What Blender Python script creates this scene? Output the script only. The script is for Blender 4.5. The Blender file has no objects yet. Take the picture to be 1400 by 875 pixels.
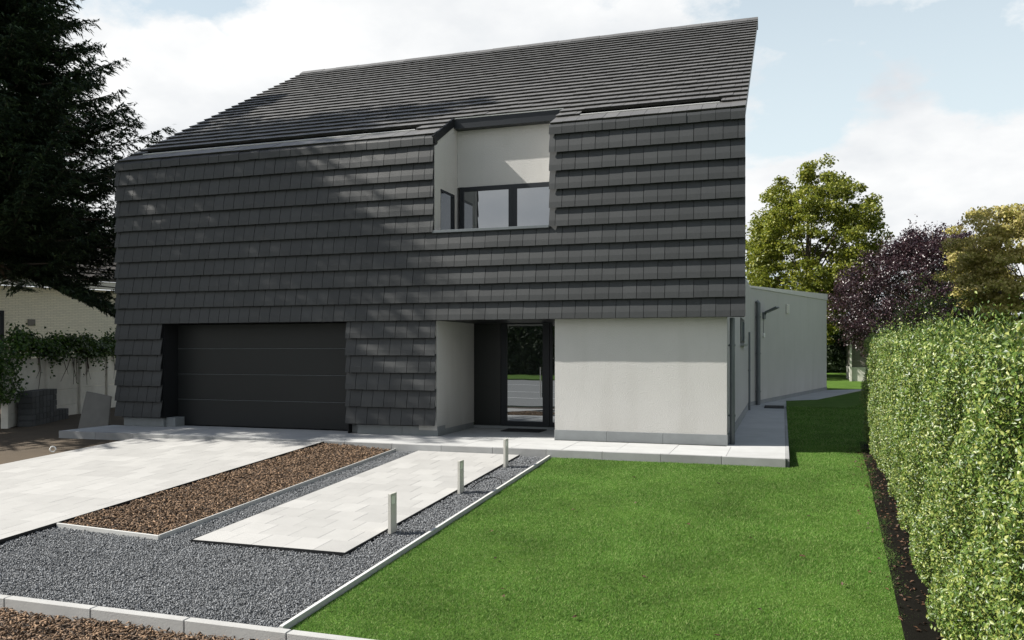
import bpy, bmesh, math, random
import numpy as np
from mathutils import Vector, Matrix
R = math.radians
random.seed(7); rng = np.random.default_rng(11)
S = bpy.context.scene
COL = S.collection

# ------------------------------------------------------------------ camera
YAW = math.atan(370/1130.0)
cam = bpy.data.cameras.new("camera"); camo = bpy.data.objects.new("camera", cam); COL.objects.link(camo)
camo.location = (0, 0, 1.8); camo.rotation_euler = (R(90), 0, YAW)
cam.sensor_width = 36; cam.lens = 1130/1400*36
cam.shift_y = (479.1-437.5)/1400
cam.clip_start = .1; cam.clip_end = 3000
S.camera = camo

# ------------------------------------------------------------------ light
SUN_AZ = 14.5     # degrees off the facade line, travelling +X and a little +Y
SUN_EL = 40.0
ldir = Vector((math.cos(R(SUN_AZ))*math.cos(R(SUN_EL)), math.sin(R(SUN_AZ))*math.cos(R(SUN_EL)), -math.sin(R(SUN_EL))))
sd = bpy.data.lights.new("sun", 'SUN'); sd.energy = 5.0; sd.angle = R(.53); sd.color = (1, .955, .88)
so = bpy.data.objects.new("sun", sd); COL.objects.link(so)
so.rotation_euler = ldir.to_track_quat('-Z', 'Y').to_euler(); so.location = (-30, -6, 30)

S.view_settings.view_transform = 'Standard'; S.view_settings.look = 'None'
S.view_settings.exposure = .97; S.view_settings.gamma = 1
S.cycles.max_bounces = 6; S.cycles.transparent_max_bounces = 8
S.cycles.sample_clamp_indirect = 4

W = bpy.data.worlds.new("World"); S.world = W; W.use_nodes = True
nt = W.node_tree; nt.nodes.clear()
def N(nt, t, **k):
    n = nt.nodes.new(t)
    for a, b in k.items(): setattr(n, a, b)
    return n
def math_node(nt, op, a, b=None, clamp=False):
    n = N(nt, 'ShaderNodeMath', operation=op, use_clamp=clamp)
    for i, v in enumerate((a, b)):
        if v is None: continue
        if isinstance(v, (int, float)): n.inputs[i].default_value = v
        else: nt.links.new(v, n.inputs[i])
    return n.outputs[0]
out = N(nt, 'ShaderNodeOutputWorld'); bg = N(nt, 'ShaderNodeBackground')
bg.inputs['Strength'].default_value = .066
sky = N(nt, 'ShaderNodeTexSky'); sky.sky_type = 'NISHITA'; sky.sun_disc = False
sky.sun_elevation = R(SUN_EL); sky.sun_rotation = math.atan2(-ldir.x, -ldir.y)
sky.air_density = 1.0; sky.dust_density = 1.5; sky.ozone_density = 1.0
tc = N(nt, 'ShaderNodeTexCoord')
sep = N(nt, 'ShaderNodeSeparateXYZ'); nt.links.new(tc.outputs['Generated'], sep.inputs[0])
den = math_node(nt, 'ADD', math_node(nt, 'MAXIMUM', sep.outputs[2], 0.0), .32)
cmb = N(nt, 'ShaderNodeCombineXYZ')
nt.links.new(math_node(nt, 'DIVIDE', sep.outputs[0], den), cmb.inputs[0])
nt.links.new(math_node(nt, 'DIVIDE', sep.outputs[1], den), cmb.inputs[1])
def wnoise(scale, detail, off, rough=.55):
    m = N(nt, 'ShaderNodeMapping'); m.inputs['Location'].default_value = off
    nt.links.new(cmb.outputs[0], m.inputs[0])
    n = N(nt, 'ShaderNodeTexNoise'); n.inputs['Scale'].default_value = scale
    n.inputs['Detail'].default_value = detail; n.inputs['Roughness'].default_value = rough
    nt.links.new(m.outputs[0], n.inputs['Vector']); return n.outputs[0]
CL_OFF = (3.1, 1.7, 0)
n1 = wnoise(1.5, 10, CL_OFF, .62); n2 = wnoise(2.6, 8, (9, 4, 2))
thin = math_node(nt, 'MULTIPLY', math_node(nt, 'MULTIPLY', math_node(nt, 'SUBTRACT', sep.outputs[2], .38), 1/.35, True), .24)   # cloud cover cut overhead, out of view, to lower the fill light
cov = math_node(nt, 'SUBTRACT', math_node(nt, 'ADD', n1, .06), thin)
def blob(px, py, rad, amt):
    """a gap (or a bank) in the cloud in a given direction"""
    global cov
    rt = Vector((math.cos(YAW), math.sin(YAW), 0)); ax = Vector((-math.sin(YAW), math.cos(YAW), 0))
    d = (ax+rt*((px-700)/1130)-Vector((0, 0, 1))*((py-479.1)/1130)).normalized()
    vm = N(nt, 'ShaderNodeVectorMath', operation='DISTANCE'); nt.links.new(tc.outputs['Generated'], vm.inputs[0])
    vm.inputs[1].default_value = d
    f = math_node(nt, 'SUBTRACT', 1.0, math_node(nt, 'DIVIDE', vm.outputs['Value'], rad), True)
    f = math_node(nt, 'MULTIPLY', math_node(nt, 'POWER', f, .7), amt)
    cov = math_node(nt, 'ADD', cov, f)
blob(235, 20, .17, -.34); blob(1360, 150, .13, -.16); blob(1090, -10, .06, -.2); blob(1120, 175, .09, -.14)
blob(140, 190, .17, .34); blob(330, 150, .13, .22); blob(560, 60, .22, .12); blob(1260, 250, .12, .12)
ramp = N(nt, 'ShaderNodeValToRGB'); nt.links.new(cov, ramp.inputs[0])
ramp.color_ramp.elements[0].position = .465; ramp.color_ramp.elements[1].position = .535
shade = N(nt, 'ShaderNodeValToRGB'); nt.links.new(n2, shade.inputs[0])
shade.color_ramp.elements[0].position = .3; shade.color_ramp.elements[0].color = (5.5, 5.8, 6.15, 1)
shade.color_ramp.elements[1].position = .62; shade.color_ramp.elements[1].color = (7.9, 7.95, 7.95, 1)
# thin haze veil over the blue, cleared overhead to lower the fill light
veil = N(nt, 'ShaderNodeMix', data_type='RGBA'); nt.links.new(math_node(nt, 'SUBTRACT', 1.27, math_node(nt, 'MULTIPLY', sep.outputs[2], 1.5), True), veil.inputs[0])
nt.links.new(sky.outputs[0], veil.inputs[6]); veil.inputs[7].default_value = (6.1, 7.0, 7.4, 1)
mx = N(nt, 'ShaderNodeMix', data_type='RGBA')
nt.links.new(ramp.outputs[0], mx.inputs[0]); nt.links.new(veil.outputs[2], mx.inputs[6]); nt.links.new(shade.outputs[0], mx.inputs[7])
nt.links.new(mx.outputs[2], bg.inputs[0]); nt.links.new(bg.outputs[0], out.inputs[0])

# ------------------------------------------------------------------ materials
def mat(name, base, rough=.8, var=.12, scale=4., bump=0., bscale=80., stain=0., spec=.5, rnd=0., isl=0., metal=0., aniso=None, coat=0., stain_col=None, stain_scale=.6):
    m = bpy.data.materials.new(name); m.use_nodes = True; t = m.node_tree; b = t.nodes['Principled BSDF']
    b.inputs['Roughness'].default_value = rough; b.inputs['Metallic'].default_value = metal
    b.inputs['Specular IOR Level'].default_value = spec
    if coat: b.inputs['Coat Weight'].default_value = coat
    g = N(t, 'ShaderNodeNewGeometry')
    oi = N(t, 'ShaderNodeObjectInfo')
    mp = N(t, 'ShaderNodeMapping'); t.links.new(g.outputs['Position'], mp.inputs[0])
    if aniso: mp.inputs['Scale'].default_value = aniso
    no = N(t, 'ShaderNodeTexNoise'); no.inputs['Scale'].default_value = scale; no.inputs['Detail'].default_value = 6
    t.links.new(mp.outputs[0], no.inputs['Vector'])
    k = math_node(t, 'ADD', math_node(t, 'MULTIPLY', math_node(t, 'SUBTRACT', no.outputs[0], .5), 2*var), 1.0)
    if rnd: k = math_node(t, 'MULTIPLY', k, math_node(t, 'ADD', math_node(t, 'MULTIPLY', math_node(t, 'SUBTRACT', oi.outputs['Random'], .5), 2*rnd), 1.0))
    if isl: k = math_node(t, 'MULTIPLY', k, math_node(t, 'ADD', math_node(t, 'MULTIPLY', math_node(t, 'SUBTRACT', g.outputs['Random Per Island'], .5), 2*isl), 1.0))
    vm = N(t, 'ShaderNodeVectorMath', operation='SCALE'); vm.inputs[0].default_value = base[:3]; t.links.new(k, vm.inputs['Scale'])
    c = vm.outputs[0]
    if stain:
        n3 = N(t, 'ShaderNodeTexNoise'); n3.inputs['Scale'].default_value = stain_scale; n3.inputs['Detail'].default_value = 8; n3.inputs['Roughness'].default_value = .65
        t.links.new(g.outputs['Position'], n3.inputs['Vector'])
        cr = N(t, 'ShaderNodeValToRGB'); cr.color_ramp.elements[0].position = .45; cr.color_ramp.elements[1].position = .75
        t.links.new(n3.outputs[0], cr.inputs[0])
        mi = N(t, 'ShaderNodeMix', data_type='RGBA'); t.links.new(math_node(t, 'MULTIPLY', cr.outputs[0], stain), mi.inputs[0])
        t.links.new(c, mi.inputs[6]); mi.inputs[7].default_value = (stain_col or tuple(x*.5 for x in base[:3]))+(1,) if stain_col is None else tuple(stain_col)+(1,)
        c = mi.outputs[2]
    if name == 'stucco':
        sz = N(t, 'ShaderNodeSeparateXYZ'); t.links.new(g.outputs['Position'], sz.inputs[0])
        n5 = N(t, 'ShaderNodeTexNoise'); n5.inputs['Scale'].default_value = 1.6; n5.inputs['Detail'].default_value = 8
        m5 = N(t, 'ShaderNodeMapping'); m5.inputs['Scale'].default_value = (1.6, 1.6, .22); t.links.new(g.outputs['Position'], m5.inputs[0]); t.links.new(m5.outputs[0], n5.inputs['Vector'])
        lowf = math_node(t, 'SUBTRACT', 1.0, math_node(t, 'DIVIDE', math_node(t, 'SUBTRACT', sz.outputs[2], .2), .45), True)
        st_ = math_node(t, 'MULTIPLY', math_node(t, 'SUBTRACT', math_node(t, 'ADD', n5.outputs[0], math_node(t, 'MULTIPLY', lowf, .22)), .53, True), .7, True)
        m6 = N(t, 'ShaderNodeMix', data_type='RGBA'); t.links.new(st_, m6.inputs[0]); t.links.new(c, m6.inputs[6]); m6.inputs[7].default_value = (.27, .255, .225, 1); c = m6.outputs[2]
    t.links.new(c, b.inputs['Base Color'])
    if bump:
        n2 = N(t, 'ShaderNodeTexNoise'); n2.inputs['Scale'].default_value = bscale; n2.inputs['Detail'].default_value = 4
        t.links.new(mp.outputs[0], n2.inputs['Vector'])
        bp = N(t, 'ShaderNodeBump'); bp.inputs['Strength'].default_value = bump; bp.inputs['Distance'].default_value = .01
        t.links.new(n2.outputs[0], bp.inputs['Height']); t.links.new(bp.outputs[0], b.inputs['Normal'])
    return m

def leafmat(name, cols, rough=.5, trans=.35, spec=.4, patch=.8):
    """leaf colours picked per leaf, part of the light passing through"""
    m = bpy.data.materials.new(name); m.use_nodes = True; t = m.node_tree
    b = t.nodes['Principled BSDF']; o = t.nodes['Material Output']
    g = N(t, 'ShaderNodeNewGeometry')
    cr = N(t, 'ShaderNodeValToRGB'); t.links.new(g.outputs['Random Per Island'], cr.inputs[0])
    e = cr.color_ramp.elements
    while len(e) < len(cols): e.new(.5)
    for i, c in enumerate(cols): e[i].position = i/(len(cols)-1); e[i].color = (*c, 1)
    no = N(t, 'ShaderNodeTexNoise'); no.inputs['Scale'].default_value = .9; no.inputs['Detail'].default_value = 3
    t.links.new(g.outputs['Position'], no.inputs['Vector'])
    vm = N(t, 'ShaderNodeVectorMath', operation='SCALE'); t.links.new(cr.outputs[0], vm.inputs[0])
    t.links.new(math_node(t, 'ADD', math_node(t, 'MULTIPLY', no.outputs[0], patch), 1-patch/2), vm.inputs['Scale'])
    t.links.new(vm.outputs[0], b.inputs['Base Color']); b.inputs['Roughness'].default_value = rough
    b.inputs['Specular IOR Level'].default_value = spec
    tr = N(t, 'ShaderNodeBsdfTranslucent'); t.links.new(vm.outputs[0], tr.inputs[0])
    ms = N(t, 'ShaderNodeMixShader'); ms.inputs[0].default_value = trans
    t.links.new(b.outputs[0], ms.inputs[1]); t.links.new(tr.outputs[0], ms.inputs[2]); t.links.new(ms.outputs[0], o.inputs[0])
    return m

def glassmat(name, tint, refl):
    m = bpy.data.materials.new(name); m.use_nodes = True; t = m.node_tree; o = t.nodes['Material Output']
    b = t.nodes['Principled BSDF']; b.inputs['Base Color'].default_value = (*tint, 1); b.inputs['Roughness'].default_value = .3
    b.inputs['Specular IOR Level'].default_value = 0
    gl = N(t, 'ShaderNodeBsdfGlossy'); gl.inputs['Roughness'].default_value = .004; gl.inputs[0].default_value = (.92, .96, 1, 1)
    lw = N(t, 'ShaderNodeLayerWeight'); lw.inputs[0].default_value = .35
    no = N(t, 'ShaderNodeTexNoise'); no.inputs['Scale'].default_value = 1.1
    bp = N(t, 'ShaderNodeBump'); bp.inputs['Strength'].default_value = .04; bp.inputs['Distance'].default_value = .02
    t.links.new(no.outputs[0], bp.inputs['Height']); t.links.new(bp.outputs[0], gl.inputs['Normal'])
    f = math_node(t, 'ADD', math_node(t, 'MULTIPLY', lw.outputs['Fresnel'], .6), refl, True)
    ms = N(t, 'ShaderNodeMixShader'); t.links.new(f, ms.inputs[0]); t.links.new(b.outputs[0], ms.inputs[1]); t.links.new(gl.outputs[0], ms.inputs[2])
    t.links.new(ms.outputs[0], o.inputs[0]); return m

def brickmat(name, c1, c2, mortar, scale, bw, bh, rot=(0, 0, 0)):
    m = bpy.data.materials.new(name); m.use_nodes = True; t = m.node_tree; b = t.nodes['Principled BSDF']
    g = N(t, 'ShaderNodeTexCoord'); mp = N(t, 'ShaderNodeMapping'); mp.inputs['Rotation'].default_value = rot
    t.links.new(g.outputs['Object'], mp.inputs[0])
    br = N(t, 'ShaderNodeTexBrick'); t.links.new(mp.outputs[0], br.inputs[0]); br.inputs['Scale'].default_value = scale
    br.inputs['Color1'].default_value = (*c1, 1); br.inputs['Color2'].default_value = (*c2, 1); br.inputs['Mortar'].default_value = (*mortar, 1)
    br.inputs['Brick Width'].default_value = bw; br.inputs['Row Height'].default_value = bh; br.inputs['Mortar Size'].default_value = .008
    t.links.new(br.outputs[0], b.inputs['Base Color']); b.inputs['Roughness'].default_value = .85
    bp = N(t, 'ShaderNodeBump'); bp.inputs['Strength'].default_value = .6; bp.invert = True; bp.inputs['Distance'].default_value = .01
    t.links.new(br.outputs[1], bp.inputs['Height']); t.links.new(bp.outputs[0], b.inputs['Normal'])
    return m

M = {}
M['stucco'] = mat('stucco', (.46, .455, .44), .9, .05, 1.5, .85, 65, .10, .2, stain_scale=.5)
M['plinth'] = mat('plinth', (.20, .215, .22), .75, .18, 5, .2, 90, .3)
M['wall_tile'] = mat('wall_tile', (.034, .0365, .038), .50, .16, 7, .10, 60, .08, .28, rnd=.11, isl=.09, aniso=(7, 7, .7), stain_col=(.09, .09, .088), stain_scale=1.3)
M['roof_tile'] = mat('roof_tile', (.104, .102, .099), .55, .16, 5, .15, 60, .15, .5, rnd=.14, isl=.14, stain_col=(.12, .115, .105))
M['dark'] = mat('dark_metal', (.012, .013, .0145), .45, .1, 3, spec=.3)
M['door'] = mat('garage_paint', (.013, .0145, .015), .45, .08, 2, .05, 200, spec=.3)
M['frame'] = mat('window_frame_paint', (.016, .019, .023), .4, .05, 2, spec=.25)
M['panel'] = mat('entry_panel', (.012, .014, .0135), .35, .05, 1)
M['zinc'] = mat('zinc', (.30, .32, .32), .45, .15, 3, metal=.6)
M['pipe'] = mat('pipe_grey', (.12, .135, .145), .45, .15, 3, metal=.3)
M['lightmetal'] = mat('light_metal', (.62, .62, .60), .4, .08, 4, metal=.2)
M['black'] = mat('void_black', (.008, .008, .009), .9, .0)
M['paver'] = mat('paver', (.345, .342, .33), .85, .10, 3.5, .25, 120, .20, .25, rnd=.085, stain_col=(.265, .262, .25), stain_scale=.9)
M['terrace'] = mat('bluestone', (.40, .405, .40), .75, .14, 3, .12, 100, .25, .3, rnd=.06, stain_col=(.29, .30, .30), stain_scale=.8)
M['edgestone'] = mat('edge_stone', (.27, .275, .275), .8, .18, 4, .3, 90, .35, .3, rnd=.12, stain_col=(.17, .17, .155), stain_scale=1.2)
M['kerb'] = mat('concrete_kerb', (.37, .37, .36), .85, .14, 5, .3, 110, .25, .25, rnd=.06)
M['edging'] = mat('pale_edging', (.50, .50, .48), .8, .08, 6, .15, 90, .12, .3)
M['sand'] = mat('joint_sand', (.27, .265, .25), .95, .2, 30)
M['gravel'] = mat('gravel', (.17, .178, .187), .75, .25, 20, isl=.5)
M['gravelbed'] = mat('gravel_bed', (.05, .055, .06), .95, .4, 40, .8, 60)
M['bark'] = mat('bark_mulch', (.145, .092, .054), .85, .3, 12, isl=.9)
M['barkbed'] = mat('mulch_bed', (.040, .024, .014), .95, .4, 30, .8, 60)
M['soil_shade'] = mat('soil_shade', (.008, .0075, .006), .95, .35, 6, .9, 25, .4, .04)  # near-black, so its colour also carries the shade beside the hedge
M['dirt'] = mat('yard_dirt', (.085, .066, .046), .95, .3, 1.2, .7, 18, .6, .2, stain_col=(.05, .042, .032), stain_scale=.5)
M['turf'] = mat('turf', (.062, .118, .018), .95, .45, 2, .5, 60, spec=.1)
M['asphalt'] = mat('asphalt', (.16, .165, .165), .9, .15, 2, .2, 150)
M['paint'] = mat('road_paint', (.72, .72, .70), .7, .1)
M['trunk'] = mat('bark', (.075, .058, .045), .9, .3, 9, .6, 30)
M['greytrunk'] = mat('grey_bark', (.11, .10, .09), .9, .3, 9, .6, 30)
M['concrete'] = mat('fence_concrete', (.64, .62, .56), .9, .14, 2, .25, 60, .4, .2, stain_col=(.30, .29, .245), stain_scale=1.1)
M['darkblock'] = mat('dark_block', (.050, .053, .055), .85, .2, 6, .3, 80, rnd=.3)
M['slab'] = mat('weathered_slab', (.17, .165, .15), .9, .2, 5, .3, 60, .4)
M['white'] = mat('white_plastic', (.78, .78, .75), .5, .03)
M['whitepaint'] = mat('white_paint', (.62, .61, .55), .7, .08, 2)
M['nbrick'] = brickmat('white_painted_brick', (.76, .73, .60), (.68, .66, .55), (.52, .50, .41), 1, .22, .065, (R(90), 0, 0))
M['rbrick'] = brickmat('grey_brown_brick', (.16, .14, .12), (.11, .10, .09), (.22, .21, .19), 1, .22, .065, (R(90), 0, 0))
M['nroof'] = mat('neighbour_roof', (.055, .048, .042), .85, .25, 6, .3, 20)
M['glass'] = glassmat('window_glass', (.020, .022, .024), .27)
M['doorglass'] = glassmat('door_glass', (.020, .024, .022), .30)
M['nglass'] = glassmat('dark_glass', (.015, .017, .018), .10)
M['mat'] = mat('mat_fibre', (.012, .012, .013), .95, .2, 60, .5, 200)
M['bollard'] = mat('bollard_metal', (.50, .49, .45), .5, .06, 4, metal=.15)
M['lens'] = mat('frosted_lens', (.72, .72, .66), .25, .02)
M['spruce'] = leafmat('spruce_needles', [(.011, .022, .012), (.022, .040, .018), (.045, .068, .026)], .6, .12, .25)
M['hedge'] = leafmat('hedge_leaf', [(.028, .062, .010), (.062, .118, .016), (.125, .185, .028), (.29, .315, .085)], .42, .22, .5)
M['oak'] = leafmat('green_leaf', [(.085, .115, .012), (.16, .185, .02), (.26, .26, .036)], .45, .38)
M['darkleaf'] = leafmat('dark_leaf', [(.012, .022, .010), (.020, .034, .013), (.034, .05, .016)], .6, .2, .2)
M['beech'] = leafmat('purple_leaf', [(.020, .010, .014), (.036, .017, .022), (.068, .034, .038)], .35, .25, .6)
M['beige'] = leafmat('tan_leaf', [(.24, .24, .05), (.38, .34, .10), (.52, .43, .20)], .5, .35)
M['ivy'] = leafmat('ivy_leaf', [(.016, .040, .010), (.04, .085, .014), (.085, .15, .026)], .4, .25)
M['grass'] = leafmat('grass_blade', [(.036, .094, .014), (.082, .195, .028), (.132, .266, .050), (.31, .36, .15)], .6, .35, .12, 1.1)
M['fallen'] = leafmat('dry_leaf', [(.10, .05, .025), (.06, .03, .018), (.03, .02, .013)], .6, .1)

# ------------------------------------------------------------------ mesh helpers
class MB:
    def __init__(s): s.v = []; s.f = []
    def add(s, v, f):
        o = len(s.v); s.v += [tuple(x) for x in v]; s.f += [tuple(i+o for i in q) for q in f]; return s
    def box(s, x0, x1, y0, y1, z0, z1):
        return s.add([(x0,y0,z0),(x1,y0,z0),(x1,y1,z0),(x0,y1,z0),(x0,y0,z1),(x1,y0,z1),(x1,y1,z1),(x0,y1,z1)],
                     [(3,2,1,0),(4,5,6,7),(0,1,5,4),(1,2,6,5),(2,3,7,6),(3,0,4,7)])
    def hexa(s, b, t):   # four bottom points, four top points
        return s.add(list(b)+list(t), [(3,2,1,0),(4,5,6,7),(0,1,5,4),(1,2,6,5),(2,3,7,6),(3,0,4,7)])
    def prism(s, poly, d):   # polygon (3D points) extruded by the vector d
        n = len(poly); a = [Vector(p) for p in poly]; b = [p+Vector(d) for p in a]
        return s.add(a+b, [tuple(range(n-1,-1,-1)), tuple(range(n,2*n))]+[(i,(i+1)%n,n+(i+1)%n,n+i) for i in range(n)])
    def tube(s, pts, rad, n=8, cap=True):
        pts = [Vector(p) for p in pts]; rings = []
        rads = rad if isinstance(rad, (list, tuple)) else [rad]*len(pts)
        for i, p in enumerate(pts):
            d = (pts[min(i+1,len(pts)-1)]-pts[max(i-1,0)]).normalized()
            u = d.cross(Vector((0,0,1)) if abs(d.z) < .9 else Vector((1,0,0))).normalized(); w = d.cross(u)
            rings.append([p+(u*math.cos(2*math.pi*k/n)+w*math.sin(2*math.pi*k/n))*rads[i] for k in range(n)])
        v = [q for r in rings for q in r]; f = []
        for i in range(len(pts)-1):
            for k in range(n):
                f.append((i*n+k, i*n+(k+1)%n, (i+1)*n+(k+1)%n, (i+1)*n+k))
        if cap: f += [tuple(range(n-1,-1,-1)), tuple((len(pts)-1)*n+k for k in range(n))]
        return s.add(v, f)
    def mesh(s, name, m, bev=0, smooth=False):
        me = bpy.data.meshes.new(name); me.from_pydata(s.v, [], s.f)
        bm = bmesh.new(); bm.from_mesh(me); bmesh.ops.recalc_face_normals(bm, faces=bm.faces)
        if bev: bmesh.ops.bevel(bm, geom=list(bm.edges), offset=bev, segments=1, profile=.5, affect='EDGES')
        bm.to_mesh(me); bm.free()
        if smooth: me.polygons.foreach_set('use_smooth', [True]*len(me.polygons))
        me.materials.append(m if not isinstance(m, str) else M[m]); me.update(); return me
def np_mesh(name, V, k, m, smooth=False):
    """V: (n, k, 3) array, one k-gon per row; or (n, p, 3) with k = list of faces of the p points"""
    me = bpy.data.meshes.new(name); n, p = V.shape[:2]
    faces = [list(range(k))] if isinstance(k, int) else k
    L = sum(len(f) for f in faces)
    pat = np.concatenate([np.array(f) for f in faces])
    idx = (np.arange(n)[:, None]*p + pat[None, :]).ravel()
    tot = np.tile(np.array([len(f) for f in faces]), n)
    st = np.concatenate([[0], np.cumsum(tot)[:-1]])
    me.vertices.add(n*p); me.vertices.foreach_set('co', V.astype(np.float32).ravel())
    me.loops.add(n*L); me.loops.foreach_set('vertex_index', idx.astype(np.int32))
    me.polygons.add(n*len(faces)); me.polygons.foreach_set('loop_start', st.astype(np.int32)); me.polygons.foreach_set('loop_total', tot.astype(np.int32))
    me.update(calc_edges=True); me.validate()
    me.materials.append(M[m] if isinstance(m, str) else m); return me
def wl(o):
    v = Vector((0,0,0))
    while o: v += o.location; o = o.parent
    return v
def put(name, me, parent=None, loc=(0,0,0)):
    o = bpy.data.objects.new(name, me); COL.objects.link(o)
    if parent: o.parent = parent; o.location = Vector(loc)-wl(parent)
    else: o.location = loc
    return o
def part(name, mb, m, parent, bev=0, smooth=False): return put(name, mb.mesh(name, m, bev, smooth), parent)
def thing(name, label, cat, loc, group=None, rz=0):
    o = bpy.data.objects.new(name, None); o.empty_display_size = .3; COL.objects.link(o); o.location = loc; o.rotation_euler.z = rz
    o['label'] = label; o['category'] = cat
    if group: o['group'] = group
    return o
def tag(o, label, cat, group=None):
    o['label'] = label; o['category'] = cat
    if group: o['group'] = group
    return o
def struct(name, me): o = put(name, me); o['kind'] = 'structure'; return o
def stuff(name, me, parent=None, loc=(0,0,0)): o = put(name, me, parent, loc); o['kind'] = 'stuff'; return o
def B(*a): return MB().box(*a)

def zs(y): return -.12+.05*(np.minimum(y, 14.42)-14.42)      # the front garden falls towards the street
def zg(x, y):                                                # lawn and ground level
    y = np.asarray(y, float)
    z = -.14+.05*(np.clip(y, -7, 14.42)-14.42)
    z = z + np.clip(y-15, 0, 45)*.0125
    return z

# ------------------------------------------------------------------ ground and far setting
def sheet(name, xs, ys, zf, m):
    X, Y = np.meshgrid(xs, ys); Z = zf(X, Y)*np.ones_like(X)
    v = np.stack([X, Y, Z], -1).reshape(-1, 3).tolist(); nx = len(xs)
    f = [(j*nx+i, j*nx+i+1, (j+1)*nx+i+1, (j+1)*nx+i) for j in range(len(ys)-1) for i in range(nx-1)]
    me = bpy.data.meshes.new(name); me.from_pydata(v, [], f); me.materials.append(M[m]); return struct(name, me)
far = [-2500, -600, -200, -80, -40]
sheet('ground', far+list(np.arange(-30, 31, 2.0))+[40, 80, 200, 600, 2500], far+list(np.arange(-30, -8, 4.))+[-7.0]+list(np.arange(-6, 70, 2.0))+[80, 200, 600, 2500], lambda x, y: zg(x, y)-.30, 'turf')
rd = struct('road', B(-120, 120, -44, -6.9, -1.4, -1.235).mesh('road', 'asphalt'))
for y0 in (-14.0, -21.5, -33.0):
    o = put('road_marking', B(-120, 120, y0-.09, y0+.09, -1.235, -1.229).mesh('road_marking', 'paint'), rd)
struct('verge', B(-120, 120, -58, -44.0, -1.4, -1.12).mesh('verge', 'turf'))
# side yard on the left
sheet('side_yard', np.linspace(-34, -13.28, 14), np.linspace(4, 30, 16), lambda x, y: np.where(y < 14.42, -.155+.05*(np.clip(y, 4, 14.42)-14.42), -.12)+.03*np.sin(x*2.1)*np.sin(y*1.7), 'dirt')

# ------------------------------------------------------------------ terrace, driveway, path
ter = struct('terrace', MB().box(-15.4, .05, 14.52, 16.2, -.30, -.06).box(-1.05, .05, 16.2, 27.9, -.30, -.06).box(-13.9, -4.3, 16.2, 18.4, -.30, -.06).mesh('terrace', 'sand'))
def slabs(parent, name, x0, x1, y0, y1, nx, ny, zt, m, gap=.005, jit=.0012, bond=False, th=.05, clip=None, seed=0):
    """individual slabs; zt(x, y) gives the top surface"""
    dx = (x1-x0)/nx; dy = (y1-y0)/ny
    for j in range(ny):
        xs = [x0+dx*i for i in range(nx+1)]
        if bond and j % 2: xs = [x0]+[x0+dx*(i+.5) for i in range(nx)]+[x1]
        for i in range(len(xs)-1):
            a, b, c, d = xs[i]+gap/2, xs[i+1]-gap/2, y0+dy*j+gap/2, y0+dy*(j+1)-gap/2
            cx, cy = (a+b)/2, (c+d)/2
            e = random.gauss(0, jit)
            P = [(a,c), (b,c), (b,d), (a,d)]
            top = [(x-cx, y-cy, zt(x, y)-zt(cx, cy)) for x, y in P]
            mb = MB().hexa([(x, y, z-th) for x, y, z in top], top)
            put(name, mb.mesh(name, m, .0015), parent, (cx, cy, zt(cx, cy)+e))
zt0 = lambda x, y: 0.0
slabs(ter, 'paving_slab', -15.4, .05, 14.50, 16.0, 16, 2, zt0, 'terrace', th=.06)
slabs(ter, 'paving_slab', -1.0, .05, 16.0, 27.9, 1, 12, zt0, 'terrace', th=.06)
slabs(ter, 'paving_slab', -13.84, -8.98, 16.0, 16.4, 5, 1, zt0, 'terrace', th=.06)
slabs(ter, 'paving_slab', -6.88, -4.36, 16.0, 18.2, 3, 2, zt0, 'terrace', th=.06)
x = -15.4
while x < .04:                                     # upright stones along the terrace edge
    x2 = min(x+1.03, .05); 
    if .05-x2 < .3: x2 = .05
    put('edge_stone', B(x+.003, x2-.003, 14.42, 14.50, -.34, .002+random.uniform(-.002, .002)).mesh('edge_stone', 'edgestone', .004), ter); x = x2
y = 14.51
while y < 27.8:
    y2 = min(y+1.03, 27.9); put('edge_stone', B(.05, .11, y+.003, y2-.003, -.34, .0).mesh('edge_stone', 'edgestone', .004), ter); y = y2

def zdrive(x, y): return -.012-.07*max(0, min(1, (-8.65-x)/4.62))*max(0, min(1, (y-6)/8.4))+.05*(y-14.42)-.035*max(0, (14.42-y)/6.4)
drv = struct('driveway', MB().hexa([(-13.27,3.4,-1.2),(-8.65,3.4,-1.2),(-8.65,14.41,-.5),(-13.27,14.41,-.5)],
             [(-13.26,3.4,zdrive(-13.27,3.4)-.045),(-8.66,3.4,zdrive(-8.65,3.4)-.045),(-8.66,14.41,zdrive(-8.65,14.41)-.045),(-13.26,14.41,zdrive(-13.27,14.41)-.05)]).mesh('driveway', 'sand'))
slabs(drv, 'paver', -13.27, -8.65, 3.45, 14.41, 11, 26, zdrive, 'paver', gap=.002, jit=.0004, bond=True)
zpath = lambda x, y: zs(y)+.012
pth = struct('garden_path', MB().hexa([(-6.6,8.08,-.8),(-4.58,8.08,-.8),(-4.58,14.41,-.5),(-6.6,14.41,-.5)],
             [(-6.59,8.09,zs(8.09)-.035),(-4.59,8.09,zs(8.09)-.035),(-4.59,14.41,zs(14.41)-.035),(-6.59,14.41,zs(14.41)-.035)]).mesh('garden_path', 'sand'))
slabs(pth, 'paver', -6.6, -4.58, 8.08, 14.41, 5, 15, zpath, 'paver', gap=.002, jit=.0004, bond=True)

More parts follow.
